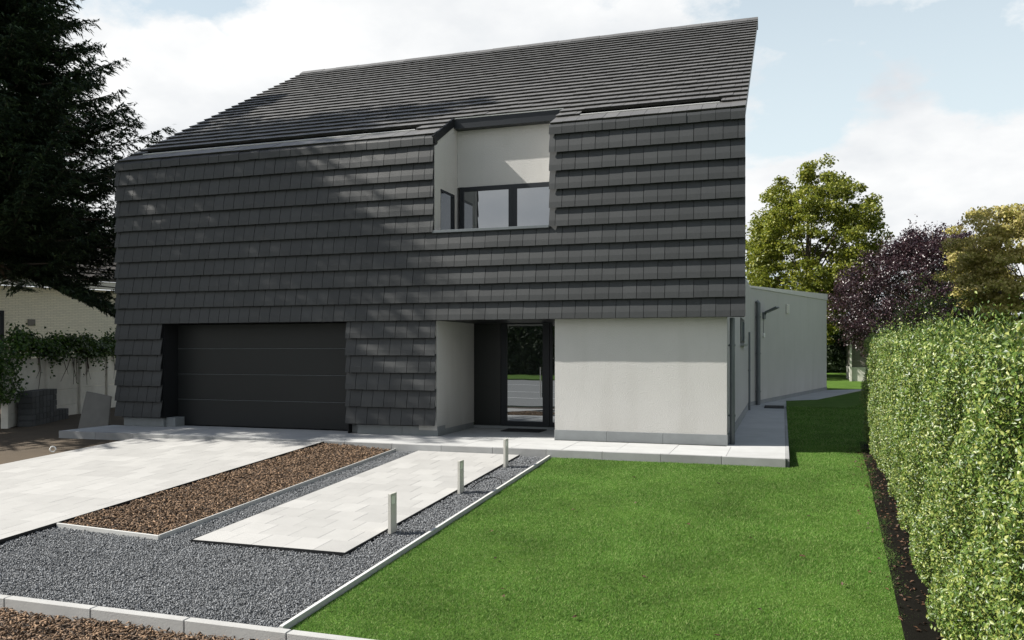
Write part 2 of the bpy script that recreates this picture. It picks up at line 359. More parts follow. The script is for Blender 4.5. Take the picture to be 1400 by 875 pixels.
# metal and concrete edging
def strip(name, p0, p1, w, up, m, h=.2):
    p0 = Vector(p0); p1 = Vector(p1); d = (p1-p0).normalized(); n = Vector((-d.y, d.x, 0)).normalized()*w/2
    q = [p0-n, p1-n, p1+n, p0+n]
    return MB().hexa([v+Vector((0,0,-h)) for v in q], [v+Vector((0,0,up)) for v in q]).mesh(name, m, min(.004, w*.3))
zl = lambda y: float(zs(y))
def zx(x, y):            # the bed rises a little towards the driveway
    return zs(y)+np.clip((-7.09-np.asarray(x))/1.55, 0, 1)*(.05+.035*np.clip((np.asarray(y)-8)/6.4, 0, 1))
le = thing('lawn_edging', 'straight pale concrete edging between the lawn and the grey gravel strip', 'edging', (-4.0, 10, zl(10)))
yy = 5.99
while yy < 14.40:
    y2 = min(yy+1.06, 14.41); put('edging_stone', strip('edging_stone', (-4.0, yy+.002, zl(yy)), (-4.0, y2-.002, zl(y2)), .042, .03, 'edging'), le); yy = y2
me_ = thing('mulch_bed_edging', 'thin pale edging in an L shape around the brown bark bed', 'edging', (-7.1, 8.05, zl(8)))
put('edging_strip', strip('edging_strip', (-8.62, 8.05, float(zx(-8.62, 8.05))), (-7.06, 8.05, zl(8.05)),   .024, .035, 'edging'), me_)
for a, b in ((8.07, 10.2), (10.204, 12.3), (12.304, 14.41)):
    put('edging_strip', strip('edging_strip', (-7.075, a, zl(a)), (-7.075, b, zl(b)),   .024, .035, 'edging'), me_)
tag(put('driveway_edging', strip('driveway_edging', (-8.64, 5.99, zdrive(-8.65, 5.99)), (-8.64, 14.41, zdrive(-8.65, 14.41)), .012, .012, 'dark', .4)), 'thin dark metal edging along the right side of the pale driveway', 'edging')
me2 = MB()
for a, b in (((-4.574, 8.06, zl(8.06)), (-4.574, 14.41, zl(14.41))), ((-6.606, 8.06, zl(8.06)), (-6.606, 14.41, zl(14.41))), ((-6.60, 8.07, zl(8.07)), (-4.58, 8.07, zl(8.07)))):
    d = (Vector(b)-Vector(a)).normalized(); n = Vector((-d.y, d.x, 0)).normalized()*.004
    q = [Vector(a)-n, Vector(b)-n, Vector(b)+n, Vector(a)+n]
    me2.hexa([v-Vector((0,0,.15)) for v in q], [v+Vector((0,0,.012)) for v in q])
tag(put('path_edging', me2.mesh('path_edging', 'dark')), 'thin dark metal edging around the pale paved garden path', 'edging')

kb = struct('kerb', B(-14, 6, 5.87, 5.94, -.9, -.62).mesh('kerb', 'sand'))
xs = [-13.0+i*1.015 for i in range(19)]
for a, b in zip(xs[:-1], xs[1:]):
    put('kerb_stone', B(a+.004, b-.004, 5.86, 5.95, -.85, -.515+random.uniform(-.003, .003)).mesh('kerb_stone', 'kerb', .006), kb)

# beds
def bed(name, x0, x1, y0, y1, m, dz=-.05, zf=None):
    zf = zf or (lambda y: float(zs(y)))
    v = [(x0,y0,zf(y0)+dz), (x1,y0,zf(y0)+dz), (x1,y1,zf(y1)+dz), (x0,y1,zf(y1)+dz)]
    me = bpy.data.meshes.new(name); me.from_pydata(v, [], [(0,1,2,3)]); me.materials.append(M[m]); return struct(name, me)
bed('gravel_bed', -8.65, -4.02, 5.95, 14.41, 'gravelbed', -.055)
bed('bark_bed', -8.63, -7.09, 8.07, 14.41, 'barkbed', -.04)
bed('street_bed', -14, 6, 1.0, 5.86, 'barkbed', -.02, lambda y: -.622-.02*(5.86-y))
sx = lambda y: .93+.052*(y-7.4)          # lawn edge of a near-black strip: bare ground plus shade put into its colour
me = bpy.data.meshes.new('soil_shade_strip'); yy_ = [2, 5, 8, 11, 14.42, 16, 18.5]
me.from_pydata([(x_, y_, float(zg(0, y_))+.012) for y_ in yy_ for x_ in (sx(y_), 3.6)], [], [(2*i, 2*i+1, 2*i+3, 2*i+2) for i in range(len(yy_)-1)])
me.materials.append(M['soil_shade']); struct('soil_shade_strip', me)

def rand_rot(n, flat=1.0):
    """random rotation matrices; flat < 1 keeps pieces lying down"""
    a = rng.uniform(0, 2*np.pi, n); b = rng.normal(0, .9*flat, n); c = rng.normal(0, .9*flat, n)
    ca, sa, cb, sb, cc, sc = np.cos(a), np.sin(a), np.cos(b), np.sin(b), np.cos(c), np.sin(c)
    Z = np.zeros((n,3,3)); Z[:,0,0]=ca; Z[:,0,1]=-sa; Z[:,1,0]=sa; Z[:,1,1]=ca; Z[:,2,2]=1
    Yr = np.zeros((n,3,3)); Yr[:,0,0]=cb; Yr[:,0,2]=sb; Yr[:,2,0]=-sb; Yr[:,2,2]=cb; Yr[:,1,1]=1
    X = np.zeros((n,3,3)); X[:,0,0]=1; X[:,1,1]=cc; X[:,1,2]=-sc; X[:,2,1]=sc; X[:,2,2]=cc
    return Z@Yr@X
OCT = np.array([[1,0,0],[-.5,.87,0],[-.5,-.87,0],[0,0,1],[0,0,-1]], float)
OCTF = [[0,1,3],[1,2,3],[2,0,3],[1,0,4],[2,1,4],[0,2,4]]
def stones(rects, dens, size, zf):
    out = []
    for (x0, x1, y0, y1) in rects:
        n = int((x1-x0)*(y1-y0)*dens); x = rng.uniform(x0, x1, n); y = rng.uniform(y0, y1, n)
        z = zf(x, y)+rng.uniform(-.035, -.006, n)+.008*np.sin(x*5.1+1)*np.sin(y*4.3)
        r = size*rng.uniform(.6, 1.35, n)
        P = OCT[None]*rng.uniform(.65, 1.25, (n, 5, 1))*np.stack([r*1.15, r*.85, r*.7], -1)[:, None, :]
        out.append(np.einsum('nij,npj->npi', rand_rot(n), P)+np.stack([x, y, z], -1)[:, None, :])
    return np.concatenate(out)
gv = stones([(-8.62,-4.04,5.97,8.04), (-7.04,-6.62,8.04,14.40), (-4.56,-4.04,8.04,14.40)], 5600, .0108, lambda x, y: zx(x, y))
stuff('gravel', np_mesh('gravel', gv, OCTF, 'gravel'))
WED = np.array([[-1,-1,0],[1,-.8,0],[.9,1,0],[-1.1,.8,0],[-.7,0,1],[.8,.1,.8]], float)
WEDF = [[0,1,5,4],[1,2,5],[2,3,4,5],[3,0,4],[3,2,1,0]]
def chips(rects, dens, zf):
    out = []
    for (x0, x1, y0, y1) in rects:
        n = int((x1-x0)*(y1-y0)*dens); x = rng.uniform(x0, x1, n); y = rng.uniform(y0, y1, n)
        z = zf(x, y)+rng.uniform(-.03, .015, n)+.012*np.sin(x*4+2)*np.sin(y*5)
        r = rng.uniform(.5, 1.5, n)
        P = WED[None]*rng.uniform(.7, 1.3, (n, 6, 1))*np.stack([.021*r, .0085*rng.uniform(.6, 1.4, n), .007*np.ones(n)], -1)[:, None, :]
        out.append(np.einsum('nij,npj->npi', rand_rot(n, .45), P)+np.stack([x, y, z], -1)[:, None, :])
    return np.concatenate(out)
stuff('bark_mulch', np_mesh('bark_mulch', chips([(-8.62,-7.10,8.08,14.39)], 2100, lambda x, y: zx(x, y)+.01), WEDF, 'bark'))
stuff('bark_mulch', np_mesh('street_bark_mulch', chips([(-8.6,-2.6,4.3,5.86)], 2100, lambda x, y: -.622-.02*(5.86-y)+.01), WEDF, 'bark'))

# lawn: ground sheet and blades
lawn = sheet('lawn', [-3.97]+list(np.linspace(-3.5, 1.5, 12)), list(np.linspace(5.95, 14.41, 18)), lambda x, y: zg(x, y), 'turf')
sheet('side_lawn', [.115, .8, 1.45, 3, 6, 12, 30], list(np.linspace(14.41, 60, 24)), lambda x, y: zg(x, y)+.003, 'turf')
def vnoise(x, y, cell, seed):
    g = np.random.default_rng(seed).uniform(size=(257, 257)); u = (x/cell) % 256; v = (y/cell) % 256
    i = u.astype(int); j = v.astype(int); fu = u-i; fv = v-j; fu = fu*fu*(3-2*fu); fv = fv*fv*(3-2*fv)
    return (g[i,j]*(1-fu)+g[i+1,j]*fu)*(1-fv)+(g[i,j+1]*(1-fu)+g[i+1,j+1]*fu)*fv
def blades(rects, hfun, w):
    out = []
    for (x0, x1, y0, y1, dens, hs) in rects:
        n = int((x1-x0)*(y1-y0)*dens); x = rng.uniform(x0, x1, n); y = rng.uniform(y0, y1, n)
        k = .35+.55*vnoise(x, y, .9, 1)+.45*vnoise(x, y, .22, 2)
        h = hs*rng.uniform(.55, 1.15, n)*np.clip(k, .45, 1.3); z = hfun(x, y)
        a = rng.uniform(0, 2*np.pi, n); lean = rng.uniform(.2, 1.3, n)*h; la = rng.uniform(0, 2*np.pi, n)
        ww = w*rng.uniform(.7, 1.3, n)*(hs/.028)
        P = np.zeros((n, 3, 3))
        P[:,0] = np.stack([x-np.cos(a)*ww, y-np.sin(a)*ww, z], -1); P[:,1] = np.stack([x+np.cos(a)*ww, y+np.sin(a)*ww, z], -1)
        P[:,2] = np.stack([x+np.cos(la)*lean, y+np.sin(la)*lean, z+h], -1); out.append(P)
    return np.concatenate(out)
gb = blades([(-3.96, 1.2, 5.96, 9.5, 14500, .024), (-3.96, 1.42, 9.5, 14.41, 10000, .026), (.12, 1.62, 14.41, 17.6, 7000, .032), (.12, 4.5, 17.6, 28, 2200, .045), (1.5, 9, 28, 40, 900, .06), (2, 11, 40, 58, 500, .07)], zg, .0029)
gb = gb[(gb[:,0,1] > 18) | (gb[:,0,0] < sx(gb[:,0,1])+.06+rng.normal(0, .05, len(gb))+.04*np.sin(gb[:,0,1]*4.1))]
gb = gb[~((gb[:,0,1] > 27.5) & (gb[:,0,0] < 2.0+(gb[:,0,1]-27.9)*.334+.0))]
stuff('grass', np_mesh('grass', gb, 3, 'grass'))
def leaf_cards(C, D, Nn, L, Wd, fold=.25):
    """rhombic folded leaves: centres C, long axis D, normal Nn"""
    D = D/np.linalg.norm(D, axis=1, keepdims=True); S_ = np.cross(D, Nn); S_ /= np.linalg.norm(S_, axis=1, keepdims=True)+1e-9
    U = np.cross(S_, D); L = np.asarray(L)[:, None]; Wd = np.asarray(Wd)[:, None]
    return np.stack([C-D*L*.5, C+S_*Wd*.5+U*Wd*fold+D*L*.05, C+D*L*.5, C-S_*Wd*.5+U*Wd*fold+D*L*.05], 1)
LF = [[0,1,2],[0,2,3]]
def rdir(n): v = rng.normal(size=(n,3)); return v/np.linalg.norm(v, axis=1, keepdims=True)
# fallen leaves on the lawn
fl = np.array([(-1.9,11.2),(-1.3,8.1),(-.35,9.8),(-2.6,10.6),(-.9,12.7),(.3,11.0),(-2.9,8.3),(-2.5,7.4),(-2.45,7.2),(.55,8.4),(-1.7,6.9),(-3.3,9.3),(-.2,7.5),(.2,9.2),(-1.1,10.2),(-2.2,12.9),(-.5,6.8)])
fl = np.concatenate([fl+rng.normal(0, .012, fl.shape) for _ in range(3)])
C = np.column_stack([fl, zg(0, fl[:,1])+.038]); D = rdir(len(C)); D[:,2] *= .3
stuff('fallen_leaves', np_mesh('fallen_leaves', leaf_cards(C, D, np.tile([0,0,1.], (len(C),1))+rdir(len(C))*.5, rng.uniform(.03, .06, len(C)), rng.uniform(.02, .035, len(C))), LF, 'fallen'))
n = 1000; C = np.column_stack([1.24+rng.normal(0, .14, n), rng.uniform(4.5, 17.5, n)]); C = np.column_stack([C[:,0]+.022*(C[:,1]-7.4), C[:,1], zg(0, C[:,1])+.02]); D = rdir(n); D[:,2] *= .3
stuff('leaf_litter', np_mesh('leaf_litter', leaf_cards(C, D, np.tile([0,0,1.], (n,1))+rdir(n)*.5, rng.uniform(.03, .06, n), rng.uniform(.015, .03, n)), LF, 'fallen'))

# path along the extension
wk = struct('side_path', MB().prism([(-1.0,27.91,-.06),(.05,27.91,-.06),(.11,27.91,-.06),(3.25,37.3,.12),(1.72,35.9,.12)], (0,0,.055)).mesh('side_path', 'sand'))
for i in range(9):
    t0, t1 = i/9+.0015, (i+1)/9-.0015
    f = lambda t: Vector((-1.0+2.72*t, 27.92+7.98*t, .0+.19*t)); g = lambda t: Vector((.10+3.15*t, 27.92+9.38*t, .0+.19*t))
    put('paving_slab', MB().prism([f(t0), g(t0), g(t1), f(t1)], (0,0,-.05)).mesh('paving_slab', 'terrace'), wk)

# ------------------------------------------------------------------ the house
H = thing('house', 'large dark grey house clad in flat tiles with tiled pitched roof and white ground floor', 'house', (-8, 16, 0))
XL, XR, YT = -15.2, -.65, 15.86
ZS, GA = 2.43, .367               # underside of the cladding and course height
ZE = 6.25; PIT = R(30.3); SL = 9.45
cp, sp = math.cos(PIT), math.sin(PIT)
def RP(x, s, o=0.0): return Vector((x, YT-.01+s*cp-o*sp, ZE+s*sp+o*cp))      # point on the roof: along the slope s, out of it o
LX0, LX1, LZ = -6.92, -4.42, 4.265        # loggia
S_CUT = 1.36
NT = 54; PW = (XR-XL)/NT
# walls
part('front_wall', MB().box(-4.36, -1.0, 16.09, 16.33, .2, ZS), 'stucco', H)
part('side_wall', MB().box(-1.3, -1.001, 16.331, 24.0, .2, 6.3).prism([(-1.3,16.331,6.3),(-1.3,24.0,6.3),(-1.3,24.0,10.75)], (.299,0,0)).box(-1.3,-1.001,24.001,27.85,.2,3.88), 'stucco', H)
part('rear_wall', MB().box(-15.1, -1.31, 23.75, 24.0, 0, 10.7).box(-12, -1.31, 27.6, 27.85, 0, 3.88).prism([(-15.1,16.2,0),(-15.1,23.74,0),(-15.1,23.74,10.6),(-15.1,16.2,6.2)], (.3,0,0)), 'stucco', H)
part('flat_roof', B(-12, -1.302, 24.005, 27.595, 3.7, 3.86), 'dark', H)
part('entrance_wall', B(-7.3, -6.885, 15.98, 18.6, .12, ZS-.003), 'stucco', H)
part('pier_core', B(-8.965, -7.31, 15.95, 18.4, .2, ZS-.003), 'dark', H); part('pier_core', B(-15.08, -13.865, 15.95, 16.15, .2, ZS-.003), 'dark', H)
part('soffit', MB().box(XL+.05, -1.005, 15.94, 18.9, ZS, ZS+.06).box(-1.0, XR-.03, 15.94, 16.15, ZS, ZS+.06), 'dark', H)
# backing of the cladding, with the loggia opening
part('cladding_backing', MB().box(XL+.04, LX0-.02, 15.94, 16.1, ZS+.061, ZE-.03).box(LX1+.02, XR-.03, 15.94, 16.1, ZS+.061, ZE-.03).box(LX0-.02, LX1+.02, 15.94, 16.1, ZS+.061, LZ-.02), 'dark', H)
# plinth
for a, b in ((-4.365, -3.30), (-3.296, -2.20), (-2.196, -.985)): part('plinth', B(a, b, 16.075, 16.3, .0, .205), 'plinth', H, .003)
for y in range(12): part('plinth', B(-1.3, -.984, 16.302+y*.96, 16.298+(y+1)*.96, 0, .2), 'plinth', H, .003)
for a in ((-8.76, -7.7, 15.99, 16.4, .0, .2), (-7.696, -6.872, 15.99, 16.4, .0, .2), (-7.2, -6.872, 16.403, 18.1, 0, .125), (-15.06, -13.9, 15.99, 16.2, 0, .2), (-13.895, -13.62, 16.06, 16.38, 0, .215), (-8.955, -8.764, 16.1, 16.39, .001, .198)):
    part('plinth', B(*a), 'plinth', H, .003)
# garage
gd = part('garage_door', B(-13.84, -8.985, 16.44, 16.5, .0, ZS-.004), 'black', H)
zz = [.015, .50, 1.03, 1.57, 2.1, 2.42]
zz = [.015, .63, 1.235, 1.84, 2.42]
for a, b in zip(zz[:-1], zz[1:]):
    put('door_panel', B(-13.83, -8.99, 16.395, 16.439, a+.006, b-.006).mesh('door_panel', 'door', .006), gd)
for z_ in zz[1:-1]: put('joint_strip', B(-13.83, -8.99, 16.405, 16.439, z_-.0045, z_+.0045).mesh('joint_strip', 'pipe'), gd)
part('garage_reveal', B(-13.864, -13.842, 15.96, 16.43, .216, ZS-.004), 'dark', H); part('garage_reveal', B(-8.983, -8.962, 15.96, 16.43, .0, ZS-.004), 'dark', H)
# entrance: fixed panel, door, side frame
YD = 18.15
part('entrance_panel', MB().box(-6.88, -6.22, YD, YD+.06, .06, ZS-.003), 'panel', H)
part('threshold', B(-6.87, -4.37, YD-.06, YD+.2, .0, .055), 'plinth', H)
fd = part('front_door', MB().box(-6.20, -6.06, YD-.03, YD+.06, .06, ZS-.003).box(-5.20, -5.04, YD-.03, YD+.06, .06, ZS-.003).box(-6.06, -5.20, YD-.03, YD+.06, .06, .17).box(-6.06,-5.20,YD-.03,YD+.06,2.40,ZS-.003), 'frame', H)
put('door_pane', B(-6.06, -5.20, YD+.0, YD+.02, .17, 2.40).mesh('door_pane', 'doorglass'), fd)
put('door_handle', MB().tube([(-5.235, YD-.09, .72), (-5.235, YD-.09, 1.42)], .013).box(-5.24,-5.23,YD-.09,YD-.03,.8,.815).box(-5.24,-5.23,YD-.09,YD-.03,1.3,1.315).mesh('door_handle', 'lightmetal'), fd)
sf = part('sidelight', MB().box(-5.03, -4.97, YD-.02, YD+.06, .06, ZS-.003).box(-4.45, -4.37, YD-.02, YD+.06, .06, ZS-.003).box(-4.97,-4.45,YD-.02,YD+.06,.06,.16), 'frame', H)
put('pane', B(-4.97, -4.45, YD, YD+.02, .16, ZS-.004).mesh('pane', 'doorglass'), sf)
part('entrance_right_wall', B(-4.36, -4.1, 16.331, 18.6, 0, ZS-.003), 'stucco', H)

# wall tiles ---------------------------------------------------------------
def wt_geo(w, g=GA):
    """hung tile: upper part slopes outwards, lower band stands plumb; origin at its lower left corner on the tile plane"""
    j = .0048
    pr = [(.006, g+.03), (-.060, .115), (-.072, .0), (-.052, .008), (-.040, .11), (.020, g+.03)]   # (y, z): y negative = outwards
    a = [(j, y, z) for y, z in pr]; b = [(w-j, y, z) for y, z in pr]; n = len(pr)
    f = [tuple(range(n)), tuple(range(2*n-1, n-1, -1))]+[(i, n+i, n+(i+1) % n, (i+1) % n) for i in range(n)]
    return a+b, f
def segs(x0, x1, off):
    xs = [x0]; k = math.floor((x0-XL-off)/PW)+1
    while True:
        x = XL+off+k*PW; k += 1
        if x > x1-.045: break
        if x > x0+.045: xs.append(x)
    return list(zip(xs, xs[1:]+[x1]))
tiles = []
for k in range(-6, 10):
    z = ZS+k*GA; off = PW*.5 if k % 2 else 0
    if k < 0: rng_ = [(XL, -13.85), (-8.98, -6.875)]
    elif k < 5: rng_ = [(XL, XR)]
    else: rng_ = [(XL, LX0), (LX1, XR)]
    for a, b in rng_:
        for s in segs(a, b, off): tiles.append((s[0], s[1], z))
cam0 = Vector((0, 0, 1.8))
tiles.sort(key=lambda t: (Vector(((t[0]+t[1])/2, YT, t[2]))-cam0).length/math.sqrt(t[1]-t[0]))
clad = part('tile_cladding', B(XL+.05, XR-.05, 15.925, 15.938, LZ-.5, LZ-.45), 'dark', H)
cache = {}
def tmesh(key, geo, m):
    if key not in cache: cache[key] = MB().add(*geo).mesh(key[0], m)
    return cache[key]
big = MB()
for i, (a, b, z) in enumerate(tiles):
    dz = random.gauss(0, .0012); dy = random.gauss(0, .0012); tilt = random.gauss(0, .0024)
    if i < 300:
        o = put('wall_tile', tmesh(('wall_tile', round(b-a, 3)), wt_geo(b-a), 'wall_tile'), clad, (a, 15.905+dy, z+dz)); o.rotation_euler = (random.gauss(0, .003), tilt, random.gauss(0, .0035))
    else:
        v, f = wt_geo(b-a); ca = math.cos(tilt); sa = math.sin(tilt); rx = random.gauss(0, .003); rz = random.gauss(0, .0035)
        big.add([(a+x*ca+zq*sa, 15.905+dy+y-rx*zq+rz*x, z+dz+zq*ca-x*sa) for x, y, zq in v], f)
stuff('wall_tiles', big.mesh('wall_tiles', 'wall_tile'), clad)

# roof ---------------------------------------------------------------------
def slab_on_roof(mb, x0, x1, s0, s1, o0, o1):
    mb.hexa([RP(x0,s0,o0), RP(x1,s0,o0), RP(x1,s1,o0), RP(x0,s1,o0)], [RP(x0,s0,o1), RP(x1,s0,o1), RP(x1,s1,o1), RP(x0,s1,o1)]); return mb
rm = MB()
slab_on_roof(rm, XL+.04, LX0-.03, .0, S_CUT-.002, -.2, -.035); slab_on_roof(rm, LX1+.02, XR-.04, .0, S_CUT-.002, -.2, -.035)
slab_on_roof(rm, XL+.04, XR-.04, S_CUT, SL-.05, -.2, -.035)
roof = part('roof', rm, 'dark', H)
def rt_geo(w, g, oh=.05):
    """flat roof tile, lower edge thick and raised"""
    j = .003; pr = [(-.008, .058), (g+oh, .008), (g+oh, -.006), (.034, .012)]      # (s, o)
    mk = lambda x: [tuple(Vector((x, s*cp-o*sp, s*sp+o*cp))) for s, o in pr]
    a, b = mk(j), mk(w-j)
    return a+b, [(3,2,1,0), (4,5,6,7)]+[(i, (i+1) % 4, 4+(i+1) % 4, 4+i) for i in range(4)]
def cap_geo(w):
    """angle tile over the eaves fold"""
    j = .003; pr = [(-.066, -.155), (-.062, -.015), (-.045, .022), (.0, .052), (.13, .118), (.13, .098), (-.02, .01), (-.038, -.15)]     # (y, z)
    a = [(j, y, z) for y, z in pr]; b = [(w-j, y, z) for y, z in pr]; n = len(pr)
    return a+b, [tuple(range(n)), tuple(range(2*n-1, n-1, -1))]+[(i, n+i, n+(i+1) % n, (i+1) % n) for i in range(n)]
for r0, r1 in ((XL, LX0), (LX1, XR)):
    for a, b in segs(r0, r1, 0):
        o = put('eave_tile', tmesh(('eave_tile', round(b-a, 3)), cap_geo(b-a), 'wall_tile'), roof, (a, 15.905+random.gauss(0, .003), ZE+random.gauss(0, .002)))
S1, SG = .62, .346
rows = [(.10, .53)]; s = S1
while s < SL-.2: rows.append((s, SG)); s += SG
rtiles = []
SLOT = [(-14.85, -7.55), (-3.92, -1.13)]
for k, (s, g) in enumerate(rows):
    off = PW*.5 if k % 2 else 0
    if s < S_CUT-.1: rr = [(XL, LX0), (LX1, XR)]
    else: rr = [(XL, XR)]
    if k == 1: rr = [(XL, SLOT[0][0]), (SLOT[0][1], LX0), (LX1, SLOT[1][0]), (SLOT[1][1], XR)]
    if k == 1:
        for a, b in SLOT: rtiles += [(q0, q1, s+.20, g-.20) for q0, q1 in segs(a, b, off)]
    for a, b in rr:
        for sg in segs(a, b, off): rtiles.append((sg[0], sg[1], s, g))
rtiles.sort(key=lambda t: (RP((t[0]+t[1])/2, t[2])-cam0).length/math.sqrt(t[1]-t[0]))
big = MB()
for i, (a, b, s, g) in enumerate(rtiles):
    p = RP(a, s); dz = random.gauss(0, .0018)
    if i < 300:
        o = put('roof_tile', tmesh(('roof_tile', round(b-a, 3), g), rt_geo(b-a, g), 'roof_tile'), roof, p+Vector((0,0,dz))); o.rotation_euler = (0, random.gauss(0, .006), random.gauss(0, .004))
    else:
        v, f = rt_geo(b-a, g); ti = random.gauss(0, .006); big.add([(p.x+x, p.y+y, p.z+z+dz-x*ti) for x, y, z in v], f)
stuff('roof_tiles', big.mesh('roof_tiles', 'roof_tile'), roof)
# ridge tiles
x = XL
while x < XR-.05:
    x2 = min(x+.42, XR)
    if XR-x2 < .12: x2 = XR
    q = RP(0, SL)
    v = [(0, -.20, -.065), (0, -.01, .075), (0, .10, .07), (0, .10, -.25), (0, .07, -.25), (0, .07, .03), (0, -.19, -.10)]
    w = x2-x
    mb = MB().prism([(.003, y, z) for _, y, z in v], (w-.006, 0, 0))
    put('ridge_tile', tmesh(('ridge_tile', round(w, 3)), (mb.v, mb.f), 'roof_tile'), roof, (x, q.y, q.z+random.gauss(0, .003))); x = x2
# verge boards, hidden gutters, loggia trim
for a, b in ((XR-.038, XR-.012), (XL+.012, XL+.038)): put('verge_board', slab_on_roof(MB(), a, b, .05, SL-.1, -.16, -.0).mesh('verge_board', 'dark'), roof)
for a, b in SLOT:
    g_ = put('gutter', slab_on_roof(MB(), a+.02, b-.02, .60, .625, .0, .036).mesh('gutter', 'lightmetal'), roof)
    put('gutter_lining', slab_on_roof(MB(), a, b, .63, .96, -.034, -.028).mesh('gutter_lining', 'black'), roof)
lt = MB(); slab_on_roof(lt, LX0-.028, LX0+.02, .0, S_CUT, -.14, .03)
put('loggia_trim', lt.mesh('loggia_trim', 'dark'), roof)

# loggia
YB = 17.21
part('loggia_cheek', MB().prism([(LX0-.3,16.12,LZ-.9),(LX0-.3,YB+.3,LZ-.9),(LX0-.3,YB+.3,7.10),(LX0-.3,16.12,6.29)], (.29,0,0)).prism([(LX0-.025,15.945,LZ+.0),(LX0-.025,16.119,LZ+.0),(LX0-.025,16.119,6.17),(LX0-.025,15.945,6.08)], (.02,0,0)), 'stucco', H)
part('loggia_right_cheek', MB().prism([(LX1+.01,16.11,LZ-.9),(LX1+.01,YB+.3,LZ-.9),(LX1+.01,YB+.3,7.10),(LX1+.01,16.11,6.28)], (.29,0,0)), 'stucco', H)
part('loggia_wall', MB().box(LX0-.005, LX1+.008, YB, YB+.3, 5.44, 6.70), 'stucco', H)
part('loggia_floor', B(LX0-.005, LX1+.008, 16.101, YB, 3.45, 3.55), 'plinth', H)
part('loggia_fascia', MB().box(LX0+.02, LX1+.01, YB-.22, YB-.002, 6.70, 6.93).box(LX0+.02,LX1+.01,YB-.215,YB-.2,6.931,6.945), 'frame', H)
part('loggia_gutter', MB().box(LX0+.02, LX1+.01, YB-.228, YB-.222, 6.915, 6.935), 'lightmetal', H)
part('sill', MB().box(LX0-.02, LX1+.0, 15.84, 16.14, LZ-.02, LZ+.035), 'pipe', H, .004)
wn = part('loggia_window', MB().box(LX0+.06, LX0+.16, YB-.02, YB+.08, 3.6, 5.44).box(LX0+.16, LX1, YB-.02, YB+.08, 5.34, 5.438)
          .box(-5.71, -5.52, YB-.02, YB+.08, 3.6, 5.34).box(LX1-.09, LX1, YB-.02, YB+.08, 3.6, 5.34).box(-5.618,-5.612,YB-.024,YB-.02,3.6,5.34), 'frame', H)
for a, b in ((LX0+.16, -5.71), (-5.52, LX1-.09)):
    put('pane', B(a, b, YB+.0, YB+.02, 3.6, 5.34).mesh('pane', 'glass'), wn)
sw = part('loggia_side_window', MB().box(LX0-.012, LX0+.008, 16.27, 17.03, 5.19, 5.24).box(LX0-.012, LX0+.008, 16.98, 17.03, 3.6, 5.19), 'frame', H)
put('pane', B(LX0-.012, LX0-.0, 16.27, 16.98, 3.6, 5.19).mesh('pane', 'glass'), sw)

# extension at the back, standing at an angle
A0 = Vector((-1.02, 27.86, 0)); A1 = Vector((1.70, 35.9, 0)); ad = (A1-A0).normalized(); an = Vector((ad.y, -ad.x, 0))
AL = (A1-A0).length
def AP(t, o, z): p = A0+ad*t+an*o; return Vector((p.x, p.y, z))
def abox(t0, t1, o0, o1, z0, z1, dz=0.0):
    return MB().hexa([AP(t0,o0,z0), AP(t1,o0,z0), AP(t1,o1,z0), AP(t0,o1,z0)], [AP(t0,o0,z1), AP(t1,o0,z1+dz), AP(t1,o1,z1+dz), AP(t0,o1,z1)])
ann = part('extension_wall', abox(.0, AL, -7, 0, 0, 3.84, .19), 'stucco', H)
put('coping', abox(-.02, AL+.03, -7.02, .03, 3.842, 3.90, .19).mesh('coping', 'lightmetal'), ann)
pq = MB()
for i in range(8): m_ = abox(AL*i/8+.002, AL*(i+1)/8-.002, -.01, .015, 0, .13+.19*i/8, .19/8); pq.add(m_.v, m_.f)
put('extension_plinth', pq.mesh('extension_plinth', 'plinth'), ann)
# flood lamp with a flat head on a bracket, its switch box and cable, a vent
t_ = 1.25
lm = MB(); m_ = abox(t_-.09, t_+.09, .0, .06, 2.86, 3.08); lm.add(m_.v, m_.f); lm.tube([AP(t_, .05, 3.0), AP(t_, .15, 3.14)], .03)
lamp = put('flood_lamp', lm.mesh('flood_lamp', 'pipe'), ann)
c = AP(t_, .47, 3.34)
put('lamp_head', MB().hexa([AP(t_-.16,.11,3.06), AP(t_+.16,.11,3.06), AP(t_+.16,.50,3.22), AP(t_-.16,.50,3.22)], [AP(t_-.16,.09,3.10), AP(t_+.16,.09,3.10), AP(t_+.16,.48,3.27), AP(t_-.16,.48,3.27)]).mesh('lamp_head', 'pipe', .01), lamp)
m_ = abox(t_-.05, t_+.05, .0, .05, 2.24, 2.38)
put('switch_box', m_.mesh('switch_box', 'white', .006), ann)
m_ = abox(t_-.008, t_+.008, .0, .012, 2.382, 2.858)
put('cable', m_.mesh('cable', 'pipe'), ann)
m_ = abox(3.5, 3.78, .0, .05, 3.12, 3.46); vb = put('vent_box', m_.mesh('vent_box', 'whitepaint', .008), ann)
for k in range(4):
    m_ = abox(3.53, 3.75, .051, .062, 3.16+k*.075, 3.20+k*.075); put('vent_slat', m_.mesh('vent_slat', 'lightmetal'), vb)
